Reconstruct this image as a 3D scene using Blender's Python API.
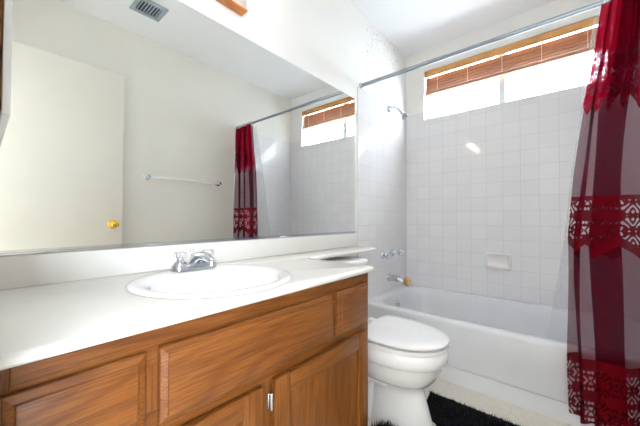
import bpy, bmesh, math, random
from mathutils import Vector, Matrix
random.seed(7)
PI = math.pi
for o in list(bpy.data.objects):
    bpy.data.objects.remove(o, do_unlink=True)
S = bpy.context.scene
C = S.collection

# ------------------------------------------------------------------ camera
CAM = Vector((1.1439, -2.5594, 0.9451))
YAW, PITCH, ROLL, FPX = 0.70697, 0.01786, 0.00324, 292.09
fw = Vector((-math.sin(YAW)*math.cos(PITCH), math.cos(YAW)*math.cos(PITCH), math.sin(PITCH)))
r0 = Vector((math.cos(YAW), math.sin(YAW), 0)); u0 = r0.cross(fw)
rt = math.cos(ROLL)*r0 + math.sin(ROLL)*u0
up = -math.sin(ROLL)*r0 + math.cos(ROLL)*u0
cd = bpy.data.cameras.new('camera'); cam = bpy.data.objects.new('camera', cd); C.objects.link(cam)
M = Matrix((rt, up, -fw)).transposed().to_4x4(); M.translation = CAM
cam.matrix_world = M
cd.sensor_width = 36; cd.lens = 36*FPX/640; cd.clip_start = 0.01
S.camera = cam

# ------------------------------------------------------------------ world, exposure
wd = bpy.data.worlds.new('world'); S.world = wd; wd.use_nodes = True
bg = wd.node_tree.nodes['Background']
bg.inputs[0].default_value = (0.84, 0.92, 1.0, 1); bg.inputs[1].default_value = 25.0
BULB = 20.0
ld = bpy.data.lights.new('added_hall_fill', 'AREA'); ld.shape = 'DISK'; ld.size = .45; ld.energy = 17; ld.color = (1, .97, .93)  # added fill light behind the camera, beyond the doorway; no known lamp there
lo = bpy.data.objects.new('added_hall_fill', ld); C.objects.link(lo); lo.location = (1.85, -3.2, 2.42)
vs = S.view_settings
vs.view_transform = 'Standard'; vs.look = 'None'; vs.exposure = 0.42; vs.gamma = 1; vs.use_curve_mapping = False
S.cycles.transparent_max_bounces = 24
S.cycles.max_bounces = 14; S.cycles.diffuse_bounces = 8; S.cycles.glossy_bounces = 6
S.cycles.sample_clamp_indirect = 6

# ------------------------------------------------------------------ materials
def lin(c):
    return tuple(((v/255)/12.92 if v/255 <= .04045 else ((v/255+.055)/1.055)**2.4) for v in c) + (1,)
class NT:
    def __init__(s, name):
        s.m = bpy.data.materials.new(name); s.m.use_nodes = True
        s.t = s.m.node_tree; s.b = s.t.nodes['Principled BSDF']; s.out = s.t.nodes['Material Output']
    def n(s, typ, **kw):
        nd = s.t.nodes.new(typ)
        for k, v in kw.items(): setattr(nd, k, v)
        return nd
    def l(s, a, b): s.t.links.new(a, b)
    def math(s, op, a, b=None, c=None):
        nd = s.n('ShaderNodeMath', operation=op)
        for i, v in enumerate((a, b, c)):
            if v is None: continue
            if isinstance(v, (int, float)): nd.inputs[i].default_value = v
            else: s.l(v, nd.inputs[i])
        return nd.outputs[0]
    def coord(s, out='Object', scale=(1, 1, 1), loc=(0, 0, 0)):
        tc = s.n('ShaderNodeTexCoord'); mp = s.n('ShaderNodeMapping')
        mp.inputs['Scale'].default_value = scale; mp.inputs['Location'].default_value = loc
        s.l(tc.outputs[out], mp.inputs[0]); return mp.outputs[0]
    def noise(s, vec, scale, detail=3, rough=.5):
        nd = s.n('ShaderNodeTexNoise'); nd.inputs['Scale'].default_value = scale
        nd.inputs['Detail'].default_value = detail; nd.inputs['Roughness'].default_value = rough
        if vec is not None: s.l(vec, nd.inputs['Vector'])
        return nd.outputs[0]
    def ramp(s, fac, stops):
        nd = s.n('ShaderNodeValToRGB'); e = nd.color_ramp.elements
        while len(e) < len(stops): e.new(.5)
        for k, (p, c) in enumerate(stops): e[k].position = p; e[k].color = c
        s.l(fac, nd.inputs[0]); return nd.outputs[0]
    def mix(s, fac, a, b, mode='MIX'):
        nd = s.n('ShaderNodeMix', data_type='RGBA', blend_type=mode)
        for sock, v in ((nd.inputs[0], fac), (nd.inputs[6], a), (nd.inputs[7], b)):
            if isinstance(v, (int, float, tuple)): sock.default_value = v
            else: s.l(v, sock)
        return nd.outputs[2]
    def bump(s, h, strength=.3, dist=.002):
        nd = s.n('ShaderNodeBump'); nd.inputs['Strength'].default_value = strength
        nd.inputs['Distance'].default_value = dist; s.l(h, nd.inputs['Height'])
        s.l(nd.outputs[0], s.b.inputs['Normal']); return nd
    def set(s, col=None, rough=.5, metal=0, spec=.5, **kw):
        if isinstance(col, tuple): s.b.inputs['Base Color'].default_value = col
        elif col is not None: s.l(col, s.b.inputs['Base Color'])
        s.b.inputs['Roughness'].default_value = rough; s.b.inputs['Metallic'].default_value = metal
        s.b.inputs['Specular IOR Level'].default_value = spec
        for k, v in kw.items(): s.b.inputs[k].default_value = v
        return s.m

def plain(name, rgb, rough=.5, metal=0, spec=.5, var=.04, vscale=30, bump=0, bscale=200, **kw):
    t = NT(name); c = lin(rgb)
    if var:
        v = t.noise(t.coord(), vscale)
        d = tuple(x*(1-var) for x in c[:3]) + (1,); h = tuple(min(1, x*(1+var)) for x in c[:3]) + (1,)
        col = t.ramp(v, [(.3, d), (.7, h)])
    else: col = c
    t.set(col, rough, metal, spec, **kw)
    if bump: t.bump(t.noise(t.coord(), bscale, 4), bump, .001)
    return t.m

def paint(name, rgb, stains=False):
    t = NT(name); co = t.coord(); c = lin(rgb)
    v = t.noise(co, 2.5, 3)
    col = t.ramp(v, [(.3, tuple(x*.97 for x in c[:3])+(1,)), (.7, c)])
    if stains:      # flaked and spotted paint on the wall above the shower rod
        sp = t.noise(co, 38, 5, .65)
        thr = t.math('GREATER_THAN', sp, .59)
        g = t.n('ShaderNodeVectorMath', operation='DISTANCE'); t.l(co, g.inputs[0]); g.inputs[1].default_value = (0, -.42, 2.22)
        near = t.math('LESS_THAN', t.math('ADD', g.outputs['Value'], t.math('MULTIPLY', t.noise(co, 9, 2), .12)), .36)
        col = t.mix(t.math('MULTIPLY', t.math('MULTIPLY', thr, near), .4), col, lin((120, 112, 104)))
    t.set(col, .75, 0, .25)
    t.bump(t.noise(co, 130, 3), .18, .002)
    return t.m

def tile_mat(name):
    t = NT(name)
    tc = t.n('ShaderNodeTexCoord'); br = t.n('ShaderNodeTexBrick')
    t.l(tc.outputs['UV'], br.inputs['Vector'])
    br.offset = 0; br.squash = 1
    br.inputs['Scale'].default_value = 1; br.inputs['Brick Width'].default_value = .1095; br.inputs['Row Height'].default_value = .1095
    br.inputs['Mortar Size'].default_value = .0013; br.inputs['Mortar Smooth'].default_value = .3
    br.inputs['Color1'].default_value = lin((238, 238, 240)); br.inputs['Color2'].default_value = lin((234, 234, 237))
    br.inputs['Mortar'].default_value = lin((208, 206, 207))
    t.set(br.outputs['Color'], .07, 0, .5)
    inv = t.math('SUBTRACT', 1.0, br.outputs['Fac'])
    wob = t.noise(t.coord('Object'), 7, 1)
    h = t.math('ADD', inv, t.math('MULTIPLY', wob, .8))
    t.bump(h, .22, .001)
    r = t.math('ADD', t.math('MULTIPLY', br.outputs['Fac']  , .6), .06); t.l(r, t.b.inputs['Roughness'])
    return t.m

def oak(name, axis, tone=.33):
    """medium oak with the grain along the given axis"""
    t = NT(name)
    tc = t.n('ShaderNodeTexCoord'); oi = t.n('ShaderNodeObjectInfo')
    add = t.n('ShaderNodeVectorMath', operation='ADD'); t.l(tc.outputs['Object'], add.inputs[0])
    sc = t.n('ShaderNodeVectorMath', operation='SCALE'); sc.inputs[0].default_value = (3.1, 5.7, 4.3); t.l(oi.outputs['Random'], sc.inputs['Scale'])
    t.l(sc.outputs[0], add.inputs[1])
    def mp(along, across):
        m = t.n('ShaderNodeMapping'); v = [across]*3; v[axis] = along
        m.inputs['Scale'].default_value = v; t.l(add.outputs[0], m.inputs[0]); return m.outputs[0]
    field = t.noise(mp(.9, 6.5), 1, 1.5, .4)
    rings = t.math('MULTIPLY_ADD', t.math('SINE', t.math('MULTIPLY', field, 95)), .5, .5)
    pores = t.noise(mp(10, 330), 1, 3, .6)
    broad = t.noise(mp(1.5, 11), 1, 3)
    k = lambda c: tuple(x*tone*g for x, g in zip(lin(c)[:3], (1, .95, .78))) + (1,)
    base = t.ramp(rings, [(.0, k((138, 78, 30))), (.35, k((166, 100, 44))), (.95, k((176, 110, 52)))])
    base = t.mix(.4, base, t.ramp(broad, [(.3, k((142, 82, 34))), (.7, k((180, 112, 54)))]))
    base = t.mix(t.ramp(pores, [(.38, (.6, .6, .6, 1)), (.54, (0, 0, 0, 1))]), base, k((92, 46, 14)))
    t.set(base, .38, 0, .28)
    t.bump(pores, .12, .0006)
    return t.m

OAK_Y = oak('oak_grain_along', 1); OAK_Z = oak('oak_grain_upright', 2); OAK_L = oak('pale_oak_trim', 1, 1.1)
WALL = paint('white_wall_paint', (240, 239, 237)); WALLS = paint('white_wall_paint_spotted', (240, 239, 237), True)
WALLR = paint('white_wall_paint_warm_light', (237, 235, 228))  # yellowish cast of lighting and mirror put into the right wall's colour
CEIL = paint('ceiling_paint', (245, 246, 248))
TILE = tile_mat('white_glazed_tile')
PORC = plain('porcelain', (242, 242, 243), .08, spec=.55, var=.01, **{'Coat Weight': .3, 'Coat Roughness': .03})
TUBM = plain('tub_enamel', (232, 234, 238), .16, spec=.5, var=.015, vscale=8)
PLAS = plain('white_plastic', (240, 240, 242), .25, var=.01)
MARB = plain('cultured_marble', (226, 224, 220), .16, spec=.5, var=.025, vscale=6)
CHROME = plain('chrome', (214, 218, 224), .08, 1, var=.02)
DCHROME = plain('worn_chrome', (186, 190, 196), .22, 1, var=.08)
STEEL = plain('rod_steel', (150, 160, 168), .28, 1, var=.05)
BRASS = plain('brass', (214, 170, 70), .16, 1, var=.05)
ALU = plain('window_aluminium', (206, 210, 216), .4, .3, var=.03)
GREY = plain('vent_grey_metal', (158, 170, 180), .5, .2, var=.05)
DARK = plain('vent_dark', (40, 46, 56), .7, var=.1)
DOORM = plain('door_paint', (239, 236, 226), .45, var=.015, vscale=3)
TAN = plain('tan_sponge', (178, 142, 98), .9, var=.2, vscale=180, bump=.8, bscale=260)
SOAP = plain('pink_soap', (240, 196, 186), .4, var=.06)
RUST = plain('rusty_residue', (150, 92, 70), .8, var=.3)
BLACK = plain('black_rug', (18, 18, 20), .95, spec=.15, var=.3, vscale=60)
SCREW = plain('screw_metal', (120, 104, 84), .4, 1, var=.1)
BL_V = plain('blind_valance_wood', (176, 122, 66), .45, var=.12, vscale=12)
BL_S = plain('blind_slat_wood', (156, 106, 76), .45, var=.12, vscale=12)
BL_C = plain('blind_cord', (232, 224, 214), .8, var=.05)
def floor_mat():
    t = NT('vinyl_floor'); co = t.coord()
    br = t.n('ShaderNodeTexBrick'); t.l(co, br.inputs['Vector']); br.offset = 0
    br.inputs['Scale'].default_value = 1; br.inputs['Brick Width'].default_value = .305; br.inputs['Row Height'].default_value = .305
    br.inputs['Mortar Size'].default_value = .0022
    br.inputs['Color1'].default_value = lin((234, 231, 222)); br.inputs['Color2'].default_value = lin((232, 228, 218)); br.inputs['Mortar'].default_value = lin((222, 217, 204))
    col = t.mix(t.ramp(t.noise(co, 45, 5, .6), [(.35, (0, 0, 0, 1)), (.8, (.5, .5, .5, 1))]), br.outputs['Color'], lin((208, 200, 184)))
    t.set(col, .35, 0, .4); t.bump(t.noise(co, 60, 3), .1, .001); return t.m
FLOOR = floor_mat()
def glass_pane():
    t = NT('window_glass'); tr = t.n('ShaderNodeBsdfTransparent'); gl = t.n('ShaderNodeBsdfGlossy'); mx = t.n('ShaderNodeMixShader')
    tr.inputs[0].default_value = (.95, .97, .97, 1); gl.inputs['Roughness'].default_value = .02
    mx.inputs[0].default_value = .06; t.l(tr.outputs[0], mx.inputs[1]); t.l(gl.outputs[0], mx.inputs[2]); t.l(mx.outputs[0], t.out.inputs[0]); return t.m
PANE = glass_pane()
def acrylic():
    t = NT('clear_acrylic'); t.set((.95, .97, 1, 1), .03, 0, .5); t.b.inputs['Transmission Weight'].default_value = 1; t.b.inputs['IOR'].default_value = 1.4; return t.m
ACR = acrylic()
def mirror_mat():
    t = NT('mirror_silver'); t.set((.90, .925, .915, 1), 0.0, 1); return t.m
MIRR = mirror_mat()
def bulb_mat():
    t = NT('frosted_lit_bulb'); t.set((1, .95, .88, 1), .3)
    t.b.inputs['Emission Color'].default_value = (1, .94, .87, 1); t.b.inputs['Emission Strength'].default_value = BULB; return t.m
BULBM = bulb_mat()
def fabric(name, kind):
    """sheer red curtain cloth; UV is (cloth width, height) in metres. kind: panel / valance"""
    t = NT(name)
    tc = t.n('ShaderNodeTexCoord'); sx = t.n('ShaderNodeSeparateXYZ'); t.l(tc.outputs['UV'], sx.inputs[0])
    u, v = sx.outputs[0], sx.outputs[1]
    # symmetric damask-like lace: folded coordinates, wavy lobes
    pu = t.math('PINGPONG', u, .055); pv = t.math('PINGPONG', v, .064)
    a = t.math('SINE', t.math('ADD', t.math('MULTIPLY', pu, 176), t.math('MULTIPLY', t.math('SINE', t.math('MULTIPLY', pv, 106)), 1.5)))
    b = t.math('COSINE', t.math('ADD', t.math('MULTIPLY', pv, 148), t.math('MULTIPLY', t.math('COSINE', t.math('MULTIPLY', pu, 114)), 1.9)))
    mo = t.math('MULTIPLY', a, b)
    fine = t.math('MULTIPLY', t.math('SINE', t.math('MULTIPLY', u, 900)), t.math('SINE', t.math('MULTIPLY', v, 900)))
    hole = t.math('GREATER_THAN', t.math('ADD', mo, t.math('MULTIPLY', fine, .12)), .30 if kind == "panel" else .42)
    if kind == 'panel':
        tri = t.math('MULTIPLY', t.math('PINGPONG', u, .085), .75)
        low1 = t.math('SUBTRACT', .835, tri)
        in1 = t.math('MULTIPLY', t.math('GREATER_THAN', v, low1), t.math('LESS_THAN', v, 1.045))
        in2 = t.math('LESS_THAN', v, .345)
        lace = t.math('MAXIMUM', in1, in2)
        # solid woven borders along the band edges
        e = t.math('MAXIMUM', t.math('LESS_THAN', t.math('ABSOLUTE', t.math('SUBTRACT', v, 1.036)), .011), t.math('LESS_THAN', t.math('ABSOLUTE', t.math('SUBTRACT', v, .336)), .011))
        e = t.math('MAXIMUM', e, t.math('LESS_THAN', t.math('ABSOLUTE', t.math('SUBTRACT', v, t.math('ADD', low1, .020))), .020))
        e = t.math('MAXIMUM', e, t.math('LESS_THAN', v, .06))
        al = t.math('MULTIPLY_ADD', t.math('MAXIMUM', t.math('SUBTRACT', 1.0, hole), e), .74, .2)
        alpha = t.math('ADD', t.math('MULTIPLY', lace, al), t.math('MULTIPLY', t.math('SUBTRACT', 1.0, lace), .62))
        col = lin((70, 3, 20))
        colL = lin((92, 4, 16)); c = t.mix(lace, col, colL)
    else:
        hole = t.math('MULTIPLY', hole, t.math('LESS_THAN', v, 1.67))
        alpha = t.math('MULTIPLY_ADD', t.math('SUBTRACT', 1.0, hole), .44, .50)
        c = t.mix(hole, lin((146, 6, 34)), lin((96, 5, 28)))
    weave = t.noise(t.coord('UV', (900, 60, 1)), 1, 2)
    c = t.mix(.25, c, t.mix(weave, (0, 0, 0, 1), c))
    df = t.n('ShaderNodeBsdfDiffuse'); tl = t.n('ShaderNodeBsdfTranslucent'); m1 = t.n('ShaderNodeMixShader'); m1.inputs[0].default_value = .35
    t.l(c, df.inputs[0]); t.l(c, tl.inputs[0]); t.l(df.outputs[0], m1.inputs[1]); t.l(tl.outputs[0], m1.inputs[2])
    tr = t.n('ShaderNodeBsdfTransparent'); tr.inputs[0].default_value = (.90, .74, .79, 1); m2 = t.n('ShaderNodeMixShader')
    t.l(alpha, m2.inputs[0]); t.l(tr.outputs[0], m2.inputs[1]); t.l(m1.outputs[0], m2.inputs[2]); t.l(m2.outputs[0], t.out.inputs[0])
    return t.m
CURT = fabric('sheer_red_cloth', 'panel'); VAL = fabric('red_lace_cloth', 'valance')
def liner_mat():
    t = NT('clear_vinyl_liner'); tr = t.n('ShaderNodeBsdfTransparent'); tr.inputs[0].default_value = (.97, .98, 1, 1)
    df = t.n('ShaderNodeBsdfTranslucent'); df.inputs[0].default_value = (.9, .92, .95, 1); d2 = t.n('ShaderNodeBsdfDiffuse'); d2.inputs[0].default_value = (.9, .92, .95, 1)
    m = t.n('ShaderNodeMixShader'); m.inputs[0].default_value = .5; t.l(df.outputs[0], m.inputs[1]); t.l(d2.outputs[0], m.inputs[2])
    m1 = t.n('ShaderNodeMixShader'); m1.inputs[0].default_value = .22
    t.l(tr.outputs[0], m1.inputs[1]); t.l(m.outputs[0], m1.inputs[2]); t.l(m1.outputs[0], t.out.inputs[0]); return t.m
LINER = liner_mat()

# ------------------------------------------------------------------ mesh helpers (world coordinates)
def BM(): return bmesh.new()
def box(bm, x0, x1, y0, y1, z0, z1, bev=0, seg=2):
    vs_ = [bm.verts.new((x, y, z)) for x in (x0, x1) for y in (y0, y1) for z in (z0, z1)]
    fs = [bm.faces.new([vs_[i] for i in q]) for q in ((0, 1, 3, 2), (4, 6, 7, 5), (0, 4, 5, 1), (2, 3, 7, 6), (0, 2, 6, 4), (1, 5, 7, 3))]
    if bev:
        ed = list({e for f in fs for e in f.edges})
        bmesh.ops.bevel(bm, geom=ed, offset=bev, segments=seg, profile=.5, affect='EDGES')
    return bm
def loft(bm, rings, cap0=True, cap1=True, closed=True):
    R = [[bm.verts.new(p) for p in r] for r in rings]; n = len(R[0])
    for a, b in zip(R, R[1:]):
        for i in range(n if closed else n-1):
            j = (i+1) % n
            bm.faces.new((a[i], a[j], b[j], b[i]))
    if cap0: bm.faces.new(list(reversed(R[0])))
    if cap1: bm.faces.new(R[-1])
    return R
def frame_of(d):
    d = d.normalized(); a = Vector((0, 0, 1)) if abs(d.z) < .9 else Vector((1, 0, 0))
    x = d.cross(a).normalized(); return x, d.cross(x).normalized()
def lathe(bm, prof, org, axis, n=28, cap0=True, cap1=True):
    """prof: (radius, distance along axis)"""
    d = Vector(axis).normalized(); x, y = frame_of(d); o = Vector(org)
    loft(bm, [[o + d*h + (x*math.cos(2*PI*k/n) + y*math.sin(2*PI*k/n))*max(r, 1e-5) for k in range(n)] for r, h in prof], cap0, cap1)
    return bm
def tube(bm, pts, rad, n=14, cap=True):
    P = [Vector(p) for p in pts]; rr = rad if isinstance(rad, (list, tuple)) else [rad]*len(P)
    x, y = frame_of(P[1]-P[0]); rings = []
    for i, p in enumerate(P):
        d = (P[min(i+1, len(P)-1)] - P[max(i-1, 0)]).normalized()
        x = (x - d*x.dot(d)).normalized(); y = d.cross(x)
        rings.append([p + (x*math.cos(2*PI*k/n) + y*math.sin(2*PI*k/n))*rr[i] for k in range(n)])
    loft(bm, rings, cap, cap); return bm
def bez(pts, n=16):
    P = [Vector(p) for p in pts]; out = []
    for i in range(n+1):
        t = i/n; Q = P[:]
        while len(Q) > 1: Q = [a.lerp(b, t) for a, b in zip(Q, Q[1:])]
        out.append(Q[0])
    return out
def torus(bm, c, axis, R, r, n=24, m=8):
    d = Vector(axis).normalized(); x, y = frame_of(d); c = Vector(c); rings = []
    for i in range(n):
        a = 2*PI*i/n; e = x*math.cos(a)+y*math.sin(a)
        rings.append([c + e*(R + r*math.cos(2*PI*k/m)) + d*r*math.sin(2*PI*k/m) for k in range(m)])
    rings.append(rings[0]); loft(bm, rings, False, False)
    bmesh.ops.remove_doubles(bm, verts=bm.verts, dist=1e-6); return bm
def rrect(x0, x1, y0, y1, r, z, seg=8):
    pts = []
    for cx, cy, a0 in ((x1-r, y1-r, 0), (x0+r, y1-r, PI/2), (x0+r, y0+r, PI), (x1-r, y0+r, 1.5*PI)):
        for k in range(seg+1):
            a = a0 + PI/2*k/seg; pts.append(Vector((cx+r*math.cos(a), cy+r*math.sin(a), z)))
    return pts
def egg(xb, xf, yc, hw, z, n=48, sq=2.2, wide=.46):
    """toilet outline from back x to front x, widest point at fraction `wide`"""
    xc = xb + (xf-xb)*wide; out = []
    for k in range(n):
        a = 2*PI*k/n; c, s = math.cos(a), math.sin(a)
        L = (xf-xc) if c > 0 else (xc-xb); e = 2/2.1 if c > 0 else 2/(sq+.9)
        out.append(Vector((xc + L*math.copysign(abs(c)**e, c), yc + hw*math.copysign(abs(s)**(2/2.15 if c > 0 else e), s), z)))
    return out
def obj(name, bm, mat, parent=None, ang=40, uv=None):
    bmesh.ops.recalc_face_normals(bm, faces=bm.faces)
    org = parent.matrix_basis.translation.copy() if parent is not None and parent.parent is None else Vector()
    if parent is not None and parent.parent is not None:
        org = parent.parent.matrix_basis.translation.copy()
    if parent is None:
        org = Vector()
    for v in bm.verts: v.co -= org
    me = bpy.data.meshes.new(name); bm.to_mesh(me); bm.free()
    me.polygons.foreach_set('use_smooth', [True]*len(me.polygons)); me.set_sharp_from_angle(angle=math.radians(ang))
    if uv:
        lay = me.uv_layers.new(name='UVMap')
        for lp in me.loops: lay.data[lp.index].uv = uv(me.vertices[lp.vertex_index].co + org)
    me.materials.append(mat)
    o = bpy.data.objects.new(name, me); C.objects.link(o)
    if parent is not None: o.parent = parent
    return o
def tag(o, label, cat, group=None):
    o['label'] = label; o['category'] = cat
    if group: o['group'] = group
    return o
def thing(name, label, cat, loc=(0, 0, 0), group=None):
    o = bpy.data.objects.new(name, None); o.empty_display_size = .05; o.location = loc; C.objects.link(o); return tag(o, label, cat, group)
def struct(name, bm, mat, parent=None, uv=None):
    o = obj(name, bm, mat, parent, uv=uv)
    if parent is None: o['kind'] = 'structure'
    return o

# ------------------------------------------------------------------ the room
W, H = 1.552, 2.446
YN = -2.578                                   # inner face of the near wall (with the doorway the camera stands in)
WX0, WX1, WZ0, WZ1 = .170, 1.358, 1.820, 2.252
b = BM(); box(b, -1.2, 2.8, -3.8, .13, -.06, 0); struct('floor', b, FLOOR)
b = BM(); box(b, -1.2, 2.8, -3.8, .13, H, H+.06); struct('ceiling', b, CEIL)
b = BM(); box(b, -.1, 0, YN-.1, .13, 0, H); wl = struct('wall_left', b, WALLS)
b = BM(); box(b, W, W+.1, YN-.1, .13, 0, H); wr = struct('wall_right', b, WALLR)
b = BM()
box(b, 0, W, 0, .13, 0, WZ0); box(b, 0, W, 0, .13, WZ1, H); box(b, 0, WX0, 0, .13, WZ0, WZ1); box(b, WX1, W, 0, .13, WZ0, WZ1)
wb = struct('wall_back', b, WALL)
b = BM(); box(b, 0, .755, YN-.1, YN, 0, H); box(b, .755, W, YN-.1, YN, 2.07, H); struct('wall_near', b, WALL)
b = BM(); box(b, -1.2, 2.8, -3.8, -3.7, 0, H); struct('wall_added_hall', b, WALL)  # unseen, added to bounce soft frontal light through the doorway
b = BM(); box(b, -1.2, -1.1, -3.7, YN-.1, 0, H); box(b, -1.2, -.1, YN-.1, YN, 0, H); box(b, W+.1, 2.8, YN-.1, YN, 0, H); struct('wall_added_hall_near', b, WALL)  # unseen, added to close off sky light that spilled through the doorway
# glazed tile surround: left, back (cut for the window), right
TT, TZ0, TZ1, TH = .346-.1095*2, .3, 1.884, .008
b = BM(); box(b, 0, TH, -.8155, 0, .02, TZ1, .002); obj('tile_surround', b, TILE, wl, uv=lambda p: (-p.y, p.z-.0175))
b = BM()
for q in ((TH, W-TH, .1, WZ0), (TH, WX0, WZ0, TZ1), (WX1, W-TH, WZ0, TZ1)): box(b, q[0], q[1], -TH, 0, q[2], q[3])
obj('tile_surround', b, TILE, wb, uv=lambda p: (p.x, p.z-.0175))
b = BM(); box(b, W-TH, W, -.8155, 0, .02, TZ1, .002); obj('tile_surround', b, TILE, wr, uv=lambda p: (-p.y, p.z-.0175))
# window: slider frame, mullion, two panes
b = BM(); f = .016
for q in ((WX0, WX1, WZ0, WZ0+f), (WX0, WX1, WZ1-f, WZ1), (WX0, WX0+f, WZ0+f, WZ1-f), (WX1-f, WX1, WZ0+f, WZ1-f)): box(b, q[0], q[1], .07, .115, q[2], q[3], .002)
wn = struct('window_1', b, ALU)
b = BM(); box(b, .734, .776, .066, .112, WZ0+f, WZ1-f, .003); obj('mullion', b, ALU, wn)
for x0, x1 in ((WX0+f, .734), (.776, WX1-f)):
    b = BM(); box(b, x0, x1, .088, .092, WZ0+f, WZ1-f); obj('pane', b, PANE, wn)
# open door leaf resting along the right wall
b = BM(); box(b, W-.050, W-.015, -2.572, -1.835, .012, 2.045, .002); dr = struct('door_1', b, DOORM)
b = BM(); lathe(b, [(.03, 0), (.032, .003), (.028, .008), (.011, .012), (.010, .030), (.019, .036), (.026, .048), (.025, .060), (.016, .068), (0, .070)], (W-.050, -1.895, .895), (-1, 0, 0)); obj('door_knob', b, BRASS, dr)
b = BM(); box(b, .715, .755, YN-.115, YN+.014, 0, 2.10, .003); box(b, .755, W-.005, YN-.115, YN+.014, 2.07, 2.125, .003); struct('trim_1', b, DOORM)
b = BM(); box(b, W-.012, W, -1.83, -.83, 0, .075, .003); struct('baseboard_right', b, DOORM)

# ------------------------------------------------------------------ mirror
t = thing('mirror', 'large frameless mirror on the wall over the counter', 'mirror', (0, -1.71, .845))
b = BM(); box(b, 0.001, .008, YN+.004, -.858, .850, 1.783, .0008, 1); obj('glass', b, MIRR, t)
b = BM(); box(b, 0.001, .011, YN+.004, -.854, .8435, .8505, .001, 1); box(b, .0085, .0105, YN+.004, -.854, .8505, .857); obj('bottom_channel', b, CHROME, t)
b = BM(); box(b, .001, .0075, -.858, -.846, .8435, 1.786, .0015, 1); obj('edge_strip', b, PLAS, t)

# ------------------------------------------------------------------ vanity cabinet
VX, VY0, VY1, VT = .532, YN+.002, -1.548, .736
t = thing('vanity_cabinet', 'oak bathroom vanity cabinet with raised fronts below the white counter', 'cabinet', (0.002, -2.06, 0))
b = BM(); box(b, .004, VX-.02, VY0, VY0+.016, 0.0, VT); box(b, .004, VX-.0205, VY1-.016, VY1, 0.0, VT); box(b, .004, VX-.0205, VY0+.016, VY1-.016, .09, .106)
box(b, .004, .012, VY0+.016, VY1-.016, .106, VT); box(b, VX-.086, VX-.07, VY0+.016, VY1-.016, 0, .09); obj('body', b, OAK_Z, t)
def rail(y0, y1, z0, z1, m): 
    b = BM(); box(b, VX-.0205, VX, y0, y1, z0, z1, .001, 1); return obj('face_frame_rail' if m is OAK_Y else 'face_frame_stile', b, m, t)
fr = rail(VY0, VY0+.05, .09, VT, OAK_Z); rail(VY1-.042, VY1, .09, VT, OAK_Z)
rail(VY0+.05, VY1-.042, .66, VT, OAK_Y); rail(VY0+.05, VY1-.042, .515, .575, OAK_Y); rail(VY0+.05, VY1-.042, .09, .13, OAK_Y)
rail(-2.105, -2.015, .13, .515, OAK_Z); rail(-2.365, -2.31, .575, .66, OAK_Z); rail(-1.815, -1.755, .575, .66, OAK_Z)
def slab_front(name, y0, y1, z0, z1, m):
    """drawer front with a wide sloped bevel to a raised field"""
    b = BM(); x = VX+.0005
    sh = lambda i, xx: [Vector((xx, y0+i, z0+i)), Vector((xx, y1-i, z0+i)), Vector((xx, y1-i, z1-i)), Vector((xx, y0+i, z1-i))]
    loft(b, [sh(0, x), sh(0, x+.011), sh(.0015, x+.0125), sh(.013, x+.0165), sh(.0145, x+.019), sh(.016, x+.0195)])
    return obj(name, b, m, t, 20)
slab_front('drawer', -2.535, -2.353, .548, .694, OAK_Y)
slab_front('false_drawer_front', -2.328, -1.789, .548, .694, OAK_Y)
slab_front('drawer', -1.760, -1.577, .548, .694, OAK_Y)
def panel_door(y0, y1, z0, z1, hy):
    b = BM(); x = VX+.0005; st = .055
    sh = lambda i, xx: [Vector((xx, y0+i, z0+i)), Vector((xx, y1-i, z0+i)), Vector((xx, y1-i, z1-i)), Vector((xx, y0+i, z1-i))]
    box(b, x, x+.004, y0+.01, y1-.01, z0+.01, z1-.01)
    d = obj('door', b, OAK_Z, t, 20)
    for ya, yb, up_ in ((y0, y0+st, True), (y1-st, y1, True)):
        b = BM(); box(b, x+.0002, x+.019, ya, yb, z0, z1, .004, 2); obj('door_stile', b, OAK_Z, d)
    for za, zb in ((z0, z0+st), (z1-st, z1)):
        b = BM(); box(b, x+.0004, x+.0188, y0+st-.001, y1-st+.001, za, zb, .004, 2); obj('door_rail', b, OAK_Y, d)
    b = BM(); i = st-.004; loft(b, [sh(i, x+.004), sh(i, x+.008), sh(i+.004, x+.009), sh(i+.028, x+.0125), sh(i+.030, x+.0125)]); obj('door_panel', b, OAK_Z, d, 20)
    for hz in (z1-.055, z0+.055):
        b = BM(); lathe(b, [(.0045, -.022), (.005, -.02), (.005, .02), (.0045, .022)], (x+.011, hy, hz), (0, 0, 1), 12); box(b, x-.0003, x+.006, hy-.006, hy+.006, hz-.02, hz+.02, .001, 1); h = obj('hinge', b, DCHROME, d)
    return d
panel_door(-2.545, -2.083, .105, .518, -2.551)
panel_door(-2.043, -1.585, .105, .518, -2.051)

# ------------------------------------------------------------------ countertop with narrow arm over the toilet tank, hole for the basin
CT, CB = .755, .736
SX, SY, SA, SB = .302, -2.072, .234, .236
def arc(cx, cy, r, a0, a1, n=6): return [(cx+r*math.cos(math.radians(a0+(a1-a0)*k/n)), cy+r*math.sin(math.radians(a0+(a1-a0)*k/n))) for k in range(n+1)]
out = [(.002, YN+.002), (.556, YN+.002)] + arc(.536, -1.546, .020, 0, 90) + [(.22, -1.526)] + list(reversed(arc(.22, -1.491, .035, 180, 270))) + arc(.165, -.88, .020, 0, 90) + [(.002, -.86)]
def inset(P, d):
    R = []
    for i, p in enumerate(P):
        a, c = Vector(P[i-1]), Vector(P[(i+1) % len(P)]); q = Vector(p)
        e1 = (q-a).normalized(); e2 = (c-q).normalized()
        n1 = Vector((-e1.y, e1.x)); n2 = Vector((-e2.y, e2.x)); n = (n1+n2).normalized()
        k = d/max(.3, n.dot(n1)); w = q+n*k
        w.x = max(w.x, .002) if p[0] < .003 else w.x
        if p[0] < .003: w.x = .002
        if p[1] < YN+.003: w.y = YN+.002
        R.append((w.x, w.y))
    return R
b = BM()
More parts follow.
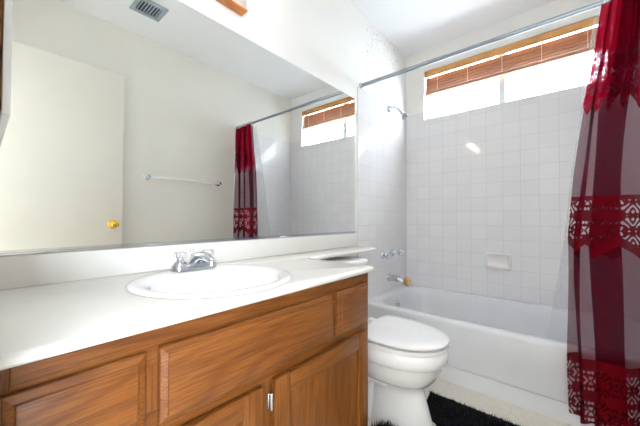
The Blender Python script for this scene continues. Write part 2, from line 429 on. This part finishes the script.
prof = [(CB, .004), (CB+.004, 0), (CT-.008, 0), (CT-.005, .0015), (CT-.002, .005), (CT, .011)]
rings = [[Vector((x, y, z)) for x, y in (inset(out, d) if d else out)] for z, d in prof]
RR = loft(b, rings, False, False)
for ring, z in ((RR[0], CB), (RR[-1], CT)):
    hv = [b.verts.new((SX+(SA-.02)*math.cos(2*PI*k/48), SY+(SB-.02)*math.sin(2*PI*k/48), z)) for k in range(48)]
    he = [b.edges.new((hv[k], hv[(k+1) % 48])) for k in range(48)]
    oe = [b.edges.get((ring[k], ring[(k+1) % len(ring)])) for k in range(len(ring))]
    bmesh.ops.triangle_fill(b, use_beauty=True, use_dissolve=False, edges=oe+he)
ct = thing('countertop', 'long white cultured marble vanity counter with a narrow arm over the toilet tank', 'countertop', (.28, -1.9, CB))
obj('counter_slab', b, MARB, ct, 30)
b = BM(); box(b, .002, .022, YN+.002, -.828, CT, .8425, .004, 3); obj('backsplash', b, MARB, ct)
b = BM()
# ------------------------------------------------------------------ drop-in basin
t = thing('sink', 'white oval drop-in washbasin set in the vanity counter', 'sink', (SX, SY, CT))
b = BM()
prof = [(.985, .0008), (1.0, .002), (1.0, .004), (.985, .0075), (.95, .0095), (.88, .0085), (.83, .005), (.80, 0), (.775, -.02), (.72, -.055), (.6, -.095), (.42, -.122), (.2, -.132), (.09, -.134)]
rings = []
for s, dz in prof:
    sh = .022*max(0, min(1, (.95-s)/.15))           # bowl pushed forward of the faucet ledge
    k = s if s > .9 else s*(1-.10*min(1, (.95-s)/.15))
    rings.append([Vector((SX+sh+SA*k*math.cos(2*PI*i/64), SY+SB*s*math.sin(2*PI*i/64), CT+dz)) for i in range(64)])
loft(b, rings, False, True); obj('basin', b, PORC, t, 60)
b = BM(); lathe(b, [(.020, -.132), (.0225, -.130), (.021, -.1285), (.013, -.1285), (.012, -.131), (.004, -.131), (0, -.131)], (SX+.022, SY, CT), (0, 0, 1)); obj('drain', b, CHROME, t)
# faucet
FX, FY, FZ = .126, -2.055, CT+.0092
t = thing('faucet', 'small chrome two-handle faucet on the sink ledge', 'faucet', (FX, FY, FZ))
b = BM()
rings = []
for s, z in ((1, 0), (1, .008), (.94, .016), (.82, .021), (.7, .022)):
    rings.append([Vector((FX+(p.x)*s, FY+p.y*(1 if s == 1 else 1-(1-s)*.35), FZ+z)) for p in rrect(-.027, .027, -.080, .080, .026, 0, 8)])
loft(b, rings); obj('base', b, DCHROME, t, 50)
b = BM()
pts = bez([(FX-.004, FY, FZ+.012), (FX-.002, FY, FZ+.048), (FX+.05, FY, FZ+.060), (FX+.10, FY, FZ+.046), (FX+.122, FY, FZ+.034)], 14)
tube(b, pts, [.020-.008*i/14 for i in range(15)], 16); lathe(b, [(.012, 0), (.013, .003), (.013, .014), (.010, .016)], (FX+.115, FY, FZ+.038), (0, 0, -1), 16); obj('spout', b, CHROME, t, 50)
b = BM(); lathe(b, [(.003, 0), (.003, .040), (.006, .043), (.006, .050), (0, .052)], (FX-.022, FY, FZ+.018), (0, 0, 1), 10); obj('lift_rod', b, CHROME, t)
for dy in (-.051, .051):
    b = BM(); lathe(b, [(.021, .010), (.020, .020), (.014, .026), (.010, .032), (.009, .0365)], (FX, FY+dy, FZ+.006), (0, 0, 1)); st = obj('handle_collar', b, DCHROME, t)
    b = BM(); n = 24
    rings = [[Vector((FX+(r*(1+.07*math.cos(6*a)))*math.cos(a), FY+dy+(r*(1+.07*math.cos(6*a)))*math.sin(a), FZ+z)) for a in [2*PI*k/n for k in range(n)]] for r, z in ((.011, .0425), (.018, .046), (.0195, .053), (.018, .061), (.012, .064))]
    loft(b, rings); obj('handle', b, ACR, t)
# ------------------------------------------------------------------ vanity light bar
LZ0, LZ1, LY0, LY1, LX = 1.874, 2.035, -2.315, -1.790, .05
t = thing('vanity_light', 'oak trimmed light bar with round bulbs above the mirror', 'light fixture', (0, -2.06, 1.9))
b = BM(); box(b, .001, LX-.003, LY0, LY1, LZ0+.005, LZ1-.005, .001); hs = obj('face_plate', b, plain('brushed_plate', (206, 196, 196), .3, .6, var=.02), t)
for z0, z1 in ((LZ0, LZ0+.009), (LZ1-.009, LZ1)):
    b = BM(); box(b, .001, LX, LY0-.006, LY1+.006, z0, z1, .003); obj('oak_trim', b, OAK_L, t)
for y in (-2.252, -2.124, -1.996, -1.868):
    b = BM(); lathe(b, [(.024, 0), (.024, .006), (.017, .010), (.017, .022)], (LX-.0025, y, 1.962), (1, 0, 0), 20); s_ = obj('socket', b, CHROME, t)
    b = BM(); lathe(b, [(.014, 0), (.016, .008)] + [(.030*math.sin(a), .037-.030*math.cos(a)) for a in [math.radians(30+150*k/12) for k in range(13)]], (LX+.017, y, 1.962), (1, 0, 0), 24); obj('bulb', b, BULBM, s_)
# ------------------------------------------------------------------ medicine cabinet seen edge-on on the near wall
t = thing('medicine_cabinet', 'medicine cabinet seen edge-on at the left margin beside the mirror', 'cabinet', (.25, YN, 1.11))
b = BM(); box(b, .05, .445, YN+.0005, -2.5375, 1.118, 1.76, .002); obj('cabinet_frame', b, OAK_Z, t)
b = BM(); box(b, .05, .45, -2.5372, -2.5275, 1.112, 1.766, .001); obj('cabinet_door', b, PLAS, t)

# ------------------------------------------------------------------ bathtub
TX0, TX1, TY0, TY1, RZ = TH+.0015, W-TH-.0015, -.776, -TH-.0015, .352
t = thing('bathtub', 'white alcove bathtub with a flat apron in front of the tiled walls', 'bathtub', ((TX0+TX1)/2, -.39, 0))
b = BM()
def rc(i, z, r=.004, ib=0): return rrect(TX0+ib, TX1-ib, TY0+i, TY1-ib, max(r, .002), z)
rings = [rc(.002, 0), rc(.001, .080), rc(.0015, .088), rc(.013, .090), rc(.013, .097), rc(.0015, .099), rc(0, .108), rc(0, RZ-.022), rc(.001, RZ-.012, .006), rc(.005, RZ-.004, .01), rc(.012, RZ, .012)]
for x0, x1, y0, y1, r, z in ((.075, TX1-.055, TY0+.062, TY1-.048, .16, RZ+.001), (.080, TX1-.060, TY0+.067, TY1-.053, .16, RZ-.002), (.088, TX1-.072, TY0+.075, TY1-.06, .16, RZ-.014),
                             (.098, TX1-.11, TY0+.088, TY1-.075, .16, RZ-.08), (.115, TX1-.19, TY0+.105, TY1-.09, .15, RZ-.2), (.14, TX1-.26, TY0+.13, TY1-.115, .14, .085), (.19, TX1-.32, TY0+.18, TY1-.165, .12, .062)):
    rings.append(rrect(x0, x1, y0, y1, r, z))
loft(b, rings, True, True); obj('tub_shell', b, TUBM, t, 50)
b = BM(); lathe(b, [(.036, 0), (.036, .003), (.031, .007), (.012, .009), (0, .009)], (.1035, -.40, .268), (1, 0, .1), 24); ov = obj('overflow_plate', b, CHROME, t)
b = BM(); box(b, .108, .118, -.408, -.392, .255, .283, .003); obj('trip_lever', b, DCHROME, t)
b = BM(); lathe(b, [(.03, 0), (.033, .003), (.028, .005), (.02, .004), (0, .003)], (.27, -.39, .0625), (0, 0, 1), 24); obj('drain', b, CHROME, t)

# ------------------------------------------------------------------ tub fittings on the left tiled wall
PY = -.358
t = thing('tub_spout', 'chrome bathtub spout on the tiled wall under the valve handles', 'faucet', (TH, PY, .462))
b = BM(); lathe(b, [(.030, 0), (.031, .004), (.028, .010)], (TH+.0005, PY, .462), (1, 0, 0)); obj('escutcheon', b, DCHROME, t)
b = BM()
pts = [(TH+.006, PY, .462), (.05, PY, .459), (.09, PY, .453), (.115, PY, .447), (.132, PY, .438)]
tube(b, pts, [.028, .027, .025, .023, .019], 18); obj('spout_body', b, CHROME, t, 50)
b = BM(); lathe(b, [(.004, 0), (.004, .012), (.007, .014), (.007, .020), (0, .022)], (.105, PY, .468), (0, 0, 1), 10); obj('diverter_knob', b, CHROME, t)
# tan sponge pushed on the spout tip
b = BM(); bmesh.ops.create_icosphere(b, subdivisions=4, radius=1)
for v in b.verts:
    p = v.co.copy(); q = Vector([math.copysign(abs(c)**.8, c) for c in p])
    k = 1+.05*math.sin(9*p.x+4*p.z)*math.sin(7*p.y+2)
    v.co = Vector((.163+.026*q.x*k, PY+.008+.032*q.y*k, .446+.034*q.z*k - .2*(.026*q.x)))
tag(obj('bath_sponge', b, TAN), 'small tan sponge hung on the tip of the tub spout', 'sponge')
for y, lab in ((-.465, 'clear bath valve knob nearest the vanity on the tiled wall'), (-.345, 'middle clear bath valve knob of the three on the tiled wall'), (-.225, 'clear bath valve knob nearest the back corner on the tiled wall')):
    t = thing('bath_valve', lab, 'faucet handle', (TH, y, .655), 'bath valves over the tub spout')
    b = BM(); lathe(b, [(.029, 0), (.029, .003), (.024, .010), (.013, .018), (.011, .030)], (TH+.0005, y, .655), (1, 0, 0)); obj('escutcheon', b, CHROME, t)
    b = BM(); n = 24
    rings = [[Vector((TH+h, y+r*(1+.10*math.cos(5*a))*math.cos(a), .655+r*(1+.10*math.cos(5*a))*math.sin(a))) for a in [2*PI*k/n for k in range(n)]] for r, h in ((.012, .031), (.022, .035), (.027, .046), (.025, .058), (.016, .063))]
    loft(b, rings); k_ = obj('knob', b, ACR, t)
    b = BM(); lathe(b, [(.010, .0635), (.010, .0655), (0, .066)], (TH, y, .655), (1, 0, 0), 16); obj('knob_cap', b, CHROME, t)
# shower arm and head
t = thing('showerhead', 'chrome shower head on a bent arm high on the tiled wall', 'shower head', (TH, -.352, 1.86))
b = BM(); lathe(b, [(.030, 0), (.029, .004), (.018, .012), (.010, .015)], (TH+.0005, -.352, 1.858), (1, 0, 0)); obj('flange', b, CHROME, t)
b = BM(); tube(b, bez([(TH+.006, -.352, 1.858), (.06, -.352, 1.872), (.095, -.352, 1.845), (.122, -.352, 1.80)], 12), .0085, 12); obj('shower_arm', b, CHROME, t)
b = BM(); d = Vector((.55, 0, -.83)).normalized()
lathe(b, [(.012, 0), (.013, .010), (.010, .014), (.014, .020), (.020, .034), (.026, .044), (.027, .052), (.024, .055), (0, .055)], Vector((.120, -.352, 1.803)), d, 22); obj('spray_head', b, DCHROME, t)
# ceramic soap dish on the back wall and its soap
t = thing('soap_dish', 'white ceramic soap dish set into the tiled back wall', 'soap dish', (.732, -TH, .56))
b = BM(); x0, x1, z0, z1 = .648, .818, .563, .688; y = -TH-.0005
def rz(i, yy, zz0=0, zz1=0): return [Vector((p.x, yy, p.y)) for p in rrect(x0+i, x1-i, z0+i+zz0, z1-i-zz1, .012, 0, 5)]
loft(b, [rz(0, y), rz(0, y-.006), rz(.004, y-.012), rz(.012, y-.014), rz(.016, y-.012), rz(.020, y-.003)], False, True); obj('back_plate', b, PORC, t, 60)
b = BM()
pr = []
for k in range(17):
    a = PI*k/16; pr.append((.733-.071*math.copysign(abs(math.cos(a))**.5, math.cos(a)), y-.0135-.045*math.sin(a)**.6))
box(b, .664, .802, -.052, y-.003, .566, .578, .004)
lip = BM(); 
tube(b, [(x, yy, .584) for x, yy in ((.666, y-.010), (.666, -.048), (.676, -.055), (.79, -.055), (.80, -.048), (.80, y-.010))], .007, 10); lip.free()
obj('tray', b, PORC, t)
b = BM(); bmesh.ops.create_icosphere(b, subdivisions=3, radius=1)
for v in b.verts: v.co = Vector((.700+.030*v.co.x, -.032+.015*v.co.y, .5885+.010*v.co.z))
s_ = tag(obj('soap_bar', b, SOAP), 'worn pink bar of soap lying in the white soap dish', 'soap')

# ------------------------------------------------------------------ toilet
TYC = -1.268
t = thing('toilet', 'white toilet with its lid down between the vanity and the tub', 'toilet', (.4, TYC, 0))
b = BM()
loft(b, [egg(.385, .694, TYC, .080, .0), egg(.385, .694, TYC, .080, .008), egg(.39, .688, TYC, .076, .03), egg(.40, .668, TYC, .068, .10), egg(.40, .650, TYC, .064, .16), egg(.40, .645, TYC, .064, .19), egg(.375, .652, TYC, .080, .203),
      egg(.34, .672, TYC, .115, .218), egg(.31, .697, TYC, .143, .245), egg(.295, .717, TYC, .157, .28), egg(.285, .726, TYC, .163, .312), egg(.28, .732, TYC, .167, .3185), egg(.27, .742, TYC, .174, .324), egg(.265, .746, TYC, .177, .35), egg(.265, .745, TYC, .176, .374), egg(.27, .738, TYC, .17, .381), egg(.3, .70, TYC, .13, .3815)], True, True)
obj('bowl', b, PORC, t, 60)
b = BM()
loft(b, [rrect(.14, .44, TYC-.078, TYC+.078, .05, 0), rrect(.14, .44, TYC-.078, TYC+.078, .05, .008), rrect(.145, .44, TYC-.072, TYC+.072, .05, .03), rrect(.15, .44, TYC-.066, TYC+.066, .05, .11), rrect(.14, .45, TYC-.075, TYC+.075, .06, .2), rrect(.09, .46, TYC-.13, TYC+.13, .06, .27), rrect(.06, .46, TYC-.16, TYC+.16, .06, .345), rrect(.06, .44, TYC-.16, TYC+.16, .06, .374)])
for s in (-1, 1):
    tube(b, bez([(.50, TYC+s*.055, .19), (.42, TYC+s*.085, .25), (.30, TYC+s*.085, .19), (.30, TYC+s*.08, .09), (.24, TYC+s*.075, .06), (.18, TYC+s*.07, .05)], 16), [.022+.024*math.sin(PI*k/16) for k in range(17)], 14)
obj('trapway', b, PORC, t, 60)
b = BM(); ew = dict(wide=.40, sq=4.5)
loft(b, [egg(.345, .744, TYC, .169, .3825, **ew), egg(.342, .747, TYC, .172, .387, **ew), egg(.342, .747, TYC, .172, .3965, **ew), egg(.348, .747, TYC, .173, .4005, **ew)]); obj('seat', b, PLAS, t, 50)
b = BM()
loft(b, [egg(.375, .742, TYC, .168, .4095, **ew), egg(.371, .749, TYC, .174, .413, **ew), egg(.371, .749, TYC, .174, .4195, **ew), egg(.379, .741, TYC, .166, .4245, **ew), egg(.41, .70, TYC, .13, .428, **ew), egg(.46, .64, TYC, .08, .4295, **ew)]); obj('lid', b, PLAS, t, 50)
for s in (-1, 1):
    b = BM(); box(b, .325, .374, TYC+s*.075-.02, TYC+s*.075+.02, .3818, .414, .006, 3); obj('seat_hinge', b, PLAS, t)
    b = BM(); lathe(b, [(.016, 0), (.016, .008), (.011, .018), (0, .021)], (.33, TYC+s*.079, .0085), (0, 0, 1), 16); obj('bolt_cap', b, PLAS, t)
b = BM(); TA, TB = -1.530, -1.005; tc = (TA+TB)/2
loft(b, [rrect(.035, .195, TA+.035, TB-.035, .035, .375), rrect(.025, .205, TA+.02, TB-.02, .035, .42), rrect(.022, .215, TA+.008, TB-.008, .035, .665)]); tk = obj('tank', b, PORC, t)
b = BM()
loft(b, [rrect(.018, .222, TA+.004, TB-.004, .045, .6655), rrect(.016, .226, TA, TB, .05, .672), rrect(.016, .226, TA, TB, .05, .690), rrect(.022, .219, TA+.008, TB-.008, .045, .702), rrect(.04, .20, TA+.03, TB-.03, .04, .706)]); obj('tank_lid', b, PORC, t, 60)
b = BM(); lathe(b, [(.012, 0), (.012, .008)], (.213, TA+.06, .62), (1, 0, 0), 14); tube(b, [(.222, TA+.06, .62), (.226, TA+.08, .618), (.228, TA+.13, .612)], [.006, .006, .008], 10); obj('flush_lever', b, CHROME, tk)

# ------------------------------------------------------------------ black shaggy contour rug
def rug_outline(d=0):
    P = [(.566, -.962)]
    P += [(1.16, -.962), (1.16, -1.53)]
    P += [(.56, -1.53), (.51, -1.52), (.482, -1.49), (.470, -1.44), (.470, -1.40), (.485, -1.37), (.515, -1.350)]
    P += [(.56, -1.356), (.63, -1.352), (.69, -1.33), (.712, -1.27), (.700, -1.21), (.66, -1.175), (.615, -1.165), (.592, -1.13)]
    return P
P = rug_outline(); cw = list(reversed(P))
t = thing('bath_rug', 'black shaggy contour rug around the foot of the toilet', 'rug', (.9, -1.3, 0))
b = BM(); lo = [b.verts.new((x, y, .0008)) for x, y in cw]; hi = [b.verts.new((x, y, .012)) for x, y in cw]
for i in range(len(cw)):
    j = (i+1) % len(cw); b.faces.new((lo[i], lo[j], hi[j], hi[i]))
for L in (lo, hi): bmesh.ops.triangle_fill(b, use_beauty=True, use_dissolve=False, edges=[b.edges.get((L[i], L[(i+1) % len(L)])) for i in range(len(L))])
obj('rug_backing', b, BLACK, t)
def inside(x, y):
    c = False
    for i in range(len(P)):
        (x0, y0), (x1, y1) = P[i-1], P[i]
        if (y0 > y) != (y1 > y) and x < (x1-x0)*(y-y0)/(y1-y0)+x0: c = not c
    return c
b = BM(); n = 0
while n < 9000:
    x, y = random.uniform(.45, 1.17), random.uniform(-1.54, -.955)
    if y < -1.45 and random.random() < .6: continue
    if not inside(x, y): continue
    n += 1; a = random.uniform(0, 2*PI); r = .0028; h = random.uniform(.009, .017) if x > .63 or y > -1.33 else random.uniform(.030, .042); lx, ly = random.uniform(-.007, .007), random.uniform(-.007, .007)
    q = [b.verts.new((x+r*math.cos(a+k*2.09), y+r*math.sin(a+k*2.09), .010)) for k in range(3)]; tp = b.verts.new((x+lx, y+ly, .010+h))
    for k in range(3): b.faces.new((q[k], q[(k+1) % 3], tp))
pl = obj('pile', b, BLACK, t); pl['kind'] = 'stuff'

# ------------------------------------------------------------------ window blind, raised
t = thing('window_blind', 'raised brown wooden blind at the top of the window', 'blind', (.764, .03, 2.06))
bx0, bx1 = WX0+.004, WX1-.004
b = BM(); box(b, bx0, bx1, -.002, .006, 2.193, 2.246, .002); box(b, bx0, bx1, .006, .05, 2.215, 2.248, .001); obj('valance', b, BL_V, t)
def slat(z, tilt, w=.05, th=.003, x0=bx0+.006, x1=bx1-.006, y=.028):
    b = BM(); c, s = math.cos(tilt), math.sin(tilt)
    ring = lambda x: [Vector((x, y+u*c-v*s, z+u*s+v*c)) for u, v in ((-w/2, -th/2), (0, -th/2+.002), (w/2, -th/2), (w/2, th/2), (0, th/2+.002), (-w/2, th/2))]
    loft(b, [ring(x0), ring(x1)]); return obj('slat', b, BL_S, t, 30)
for z, a in ((2.173, 1.22), (2.146, 1.15), (2.120, 1.05), (2.096, 1.0), (2.078, .8)): slat(z, a)
b = BM(); box(b, bx0+.006, bx1-.006, .006, .052, 2.038, 2.060, .003); obj('bottom_rail', b, BL_S, t)
for x in (.285, .525, .765, 1.005, 1.245):
    b = BM(); tube(b, [(x, .0035, 2.21), (x, .001, 2.15), (x, .0025, 2.06)], .0016, 6); tube(b, [(x, .0538, 2.22), (x, .056, 2.15), (x, .0545, 2.055)], .0016, 6); obj('ladder_cord', b, BL_C, t)
b = BM()
tube(b, [(bx1-.05, -.006, 2.21), (bx1-.05, -.008, 2.05), (bx1-.048, -.012, 1.93)], .0018, 6); lathe(b, [(.003, 0), (.007, .02), (.008, .03), (0, .032)], (bx1-.048, -.012, 1.93), (0, 0, -1), 10); obj('pull_cord', b, BL_C, t)

# ------------------------------------------------------------------ shower rod, rings, curtain, liner
RY, RZR = -.786, 1.899
t = thing('shower_rod', 'steel shower curtain rod spanning wall to wall above the tub', 'curtain rod', (.77, RY, RZR))
b = BM(); tube(b, [(.006, RY, RZR), (.60, RY, RZR)], .0125, 16); obj('outer_tube', b, STEEL, t)
b = BM(); tube(b, [(.58, RY, RZR), (W-.006, RY, RZR)], .0108, 16); obj('inner_tube', b, STEEL, t)
for x, s, a in ((TH+.0005, 1, 0), (W-TH-.0005, -1, 0)):
    b = BM(); lathe(b, [(.019, 0), (.019, .006), (.0145, .014), (.013, .016)], (x, RY, RZR), (s, 0, 0), 20); obj('end_flange', b, DCHROME, t)

def meander(n, th, N, seed):
    rnd = random.Random(seed); ph = [rnd.uniform(-.35, .35) for _ in range(3)]
    x = y = 0; P = [(0, 0)]
    for i in range(N):
        s = (i+.5)/N; sp = s + .035*math.sin(2*PI*2.3*s+ph[0]*9) + .02*math.sin(2*PI*4.7*s+ph[1]*9)
        a = th*(1+.30*math.sin(2*PI*1.7*s+ph[2]*9))*math.sin(2*PI*n*sp)
        x += math.cos(a)/N; y += math.sin(a)/N; P.append((x, y))
    m = P[-1]; P = [(px, py-m[1]*i/N) for i, (px, py) in enumerate(P)]; lo_ = min(q[0] for q in P); hi_ = max(q[0] for q in P); P = [((q[0]-lo_)/(hi_-lo_), q[1]) for q in P]
    return P
def drape(name, mat, parent, n, th, seed, xl, xr, yc, amp, ztop, zbot, cloth, N=260, NZ=60, dy=0.0):
    if n: P = meander(n, th, N, seed)
    else: P, cloth = folds(N)
    L = 1.0; ym = max(abs(p[1]) for p in P)
    b = BM(); uvs = b.loops.layers.uv.new('UVMap'); G = []
    for j in range(NZ+1):
        f = j/NZ; row = []
        for i, (px, py) in enumerate(P):
            u = i/N; zb = zbot(u*cloth); z = ztop + (zb-ztop)*f; k = (ztop-z)/1.83
            a, e = xl(k), xr(k)
            sway = .007*math.sin(5*k+9*u)+.004*math.sin(13*k+21*u)
            row.append((b.verts.new((a+(e-a)*px/L + sway*min(1, k*4), yc(k) + amp(k)*py/ym + dy + .004*math.sin(7*k+15*u)*min(1, 3*k), z)), (u*cloth, z)))
        G.append(row)
    for j in range(NZ):
        for i in range(N):
            q = (G[j][i], G[j][i+1], G[j+1][i+1], G[j+1][i]); fc = b.faces.new([v[0] for v in q])
            for lp, v in zip(fc.loops, q): lp[uvs].uv = v[1]
    return obj(name, b, mat, parent, 180)
FOLDS = [(0, -.2), (.05, .5), (.115, .95), (.125, .5), (.095, -.2), (.085, -.8), (.12, -1), (.19, -.7), (.32, -.1), (.44, .5), (.462, .85), (.40, 1), (.28, .75), (.205, .3), (.20, -.3), (.25, -.8), (.36, -1), (.48, -.8), (.56, -.1), (.62, .7), (.69, .95), (.70, .5), (.655, -.2), (.65, -.8), (.72, -1), (.80, -.4), (.86, .5), (.94, .9), (.95, .4), (.90, -.2), (.91, -.8), (1, -.6)]
def folds(N):
    P = [Vector((x*.385, y*.034, 0)) for x, y in FOLDS]; P = [P[0]*2-P[1]] + P + [P[-1]*2-P[-2]]; D = []
    for i in range(1, len(P)-2):
        a, b_, c, d = P[i-1:i+3]
        for k in range(16):
            q = k/16; D.append(.5*((2*b_)+(c-a)*q+(2*a-5*b_+4*c-d)*q*q+(3*b_-a-3*c+d)*q**3))
    D.append(P[-2]); S_ = [0]
    for a, c in zip(D, D[1:]): S_.append(S_[-1]+(c-a).length)
    R, j = [], 0
    for i in range(N+1):
        q = S_[-1]*i/N
        while j < len(D)-2 and S_[j+1] < q: j += 1
        v = D[j].lerp(D[j+1], (q-S_[j])/max(1e-9, S_[j+1]-S_[j])); R.append((v.x/.385, v.y/.034))
    lo_ = min(p[0] for p in R)
    return [(p[0]-lo_, p[1]) for p in R], S_[-1]
tri = lambda u, p: abs((u/p) % 1 - .5)*2
t = thing('shower_curtain', 'dark red sheer lace shower curtain gathered at the right end of the rod', 'curtain', (1.33, -.82, .05))
XT = [(0, 1.262), (.12, 1.229), (.235, 1.191), (.41, 1.154), (.545, 1.131), (.75, 1.139), (1.1, 1.141)]
def XL(k):
    k = max(0, min(1.09, k))
    for (a, xa), (c, xc) in zip(XT, XT[1:]):
        if a <= k <= c: return xa+(xc-xa)*(k-a)/(c-a)
    return XT[-1][1]
XR = lambda k: 1.515
YC = lambda k: -.800-.028*min(1, 1.6*k)
drape('sheer_panel', CURT, t, 0, 0, 3, XL, XR, YC, lambda k: .024+.014*min(1, 2*k), 1.872, lambda u: .05+.03*tri(u, .17), 1.75)
drape('lace_valance', VAL, t, 6, 1.72, 5, lambda k: XL(k)-.004, lambda k: XR(k)+.004, lambda k: YC(k)-.020, lambda k: .030+.01*k, 1.876, lambda u: 1.40+.075*tri(u, .2), 1.9, NZ=30, dy=-.004)
t2 = thing('curtain_liner', 'clear white vinyl liner hanging inside the tub behind the red curtain', 'curtain', (1.28, -.74, .2))
drape('liner_sheet', LINER, t2, 4, 1.0, 11, lambda k: 1.238-.19*min(1, k*1.1)**.9, lambda k: 1.51, lambda k: -.768+.120*min(1, k*1.15), lambda k: .008+.008*min(1, 3*k), 1.868, lambda u: .17, 1.2, N=120, NZ=40)
for i in range(9):
    x = 1.268+.0305*i
    b = BM(); torus(b, (x, RY-.004, RZR-.008), (1, 0, .12*((i % 3)-1)), .0235, .0022, 22, 8)
    tag(obj('curtain_ring', b, CHROME), 'small metal curtain ring on the steel shower rod over the red curtain', 'curtain ring', 'curtain rings on the shower rod')

# ------------------------------------------------------------------ right wall and ceiling, seen in the mirror
t = thing('towel_bar', 'white towel bar on the right wall, seen in the mirror', 'towel bar', (W, -1.32, 1.285))
for y in (-1.650, -1.010):
    b = BM(); box(b, W-.010, W-.0005, y-.022, y+.022, 1.263, 1.307, .004); box(b, W-.062, W-.010, y-.011, y+.011, 1.273, 1.299, .003); obj('bracket', b, CHROME, t)
b = BM(); box(b, W-.060, W-.042, -1.640, -1.020, 1.277, 1.295, .004); obj('bar', b, PLAS, t)
t = thing('ceiling_vent', 'grey square exhaust fan grille on the ceiling, seen in the mirror', 'vent', (1.14, -1.785, H))
vx0, vx1, vy0, vy1 = 1.055, 1.24, -1.885, -1.69
b = BM(); box(b, vx0+.01, vx1-.01, vy0+.01, vy1-.01, H-.004, H-.0005); obj('backing', b, DARK, t)
b = BM(); w = .028
for q in ((vx0, vx1, vy0, vy0+w), (vx0, vx1, vy1-w, vy1), (vx0, vx0+w, vy0+w, vy1-w), (vx1-w, vx1, vy0+w, vy1-w)): box(b, *q, H-.014, H-.0005, .002)
obj('frame', b, GREY, t)
for k in range(7):
    y = vy0+w+.012+k*.0195
    b = BM(); box(b, vx0+w, vx1-w, y-.003, y+.003, H-.012, H-.0045); obj('slat', b, GREY, t)
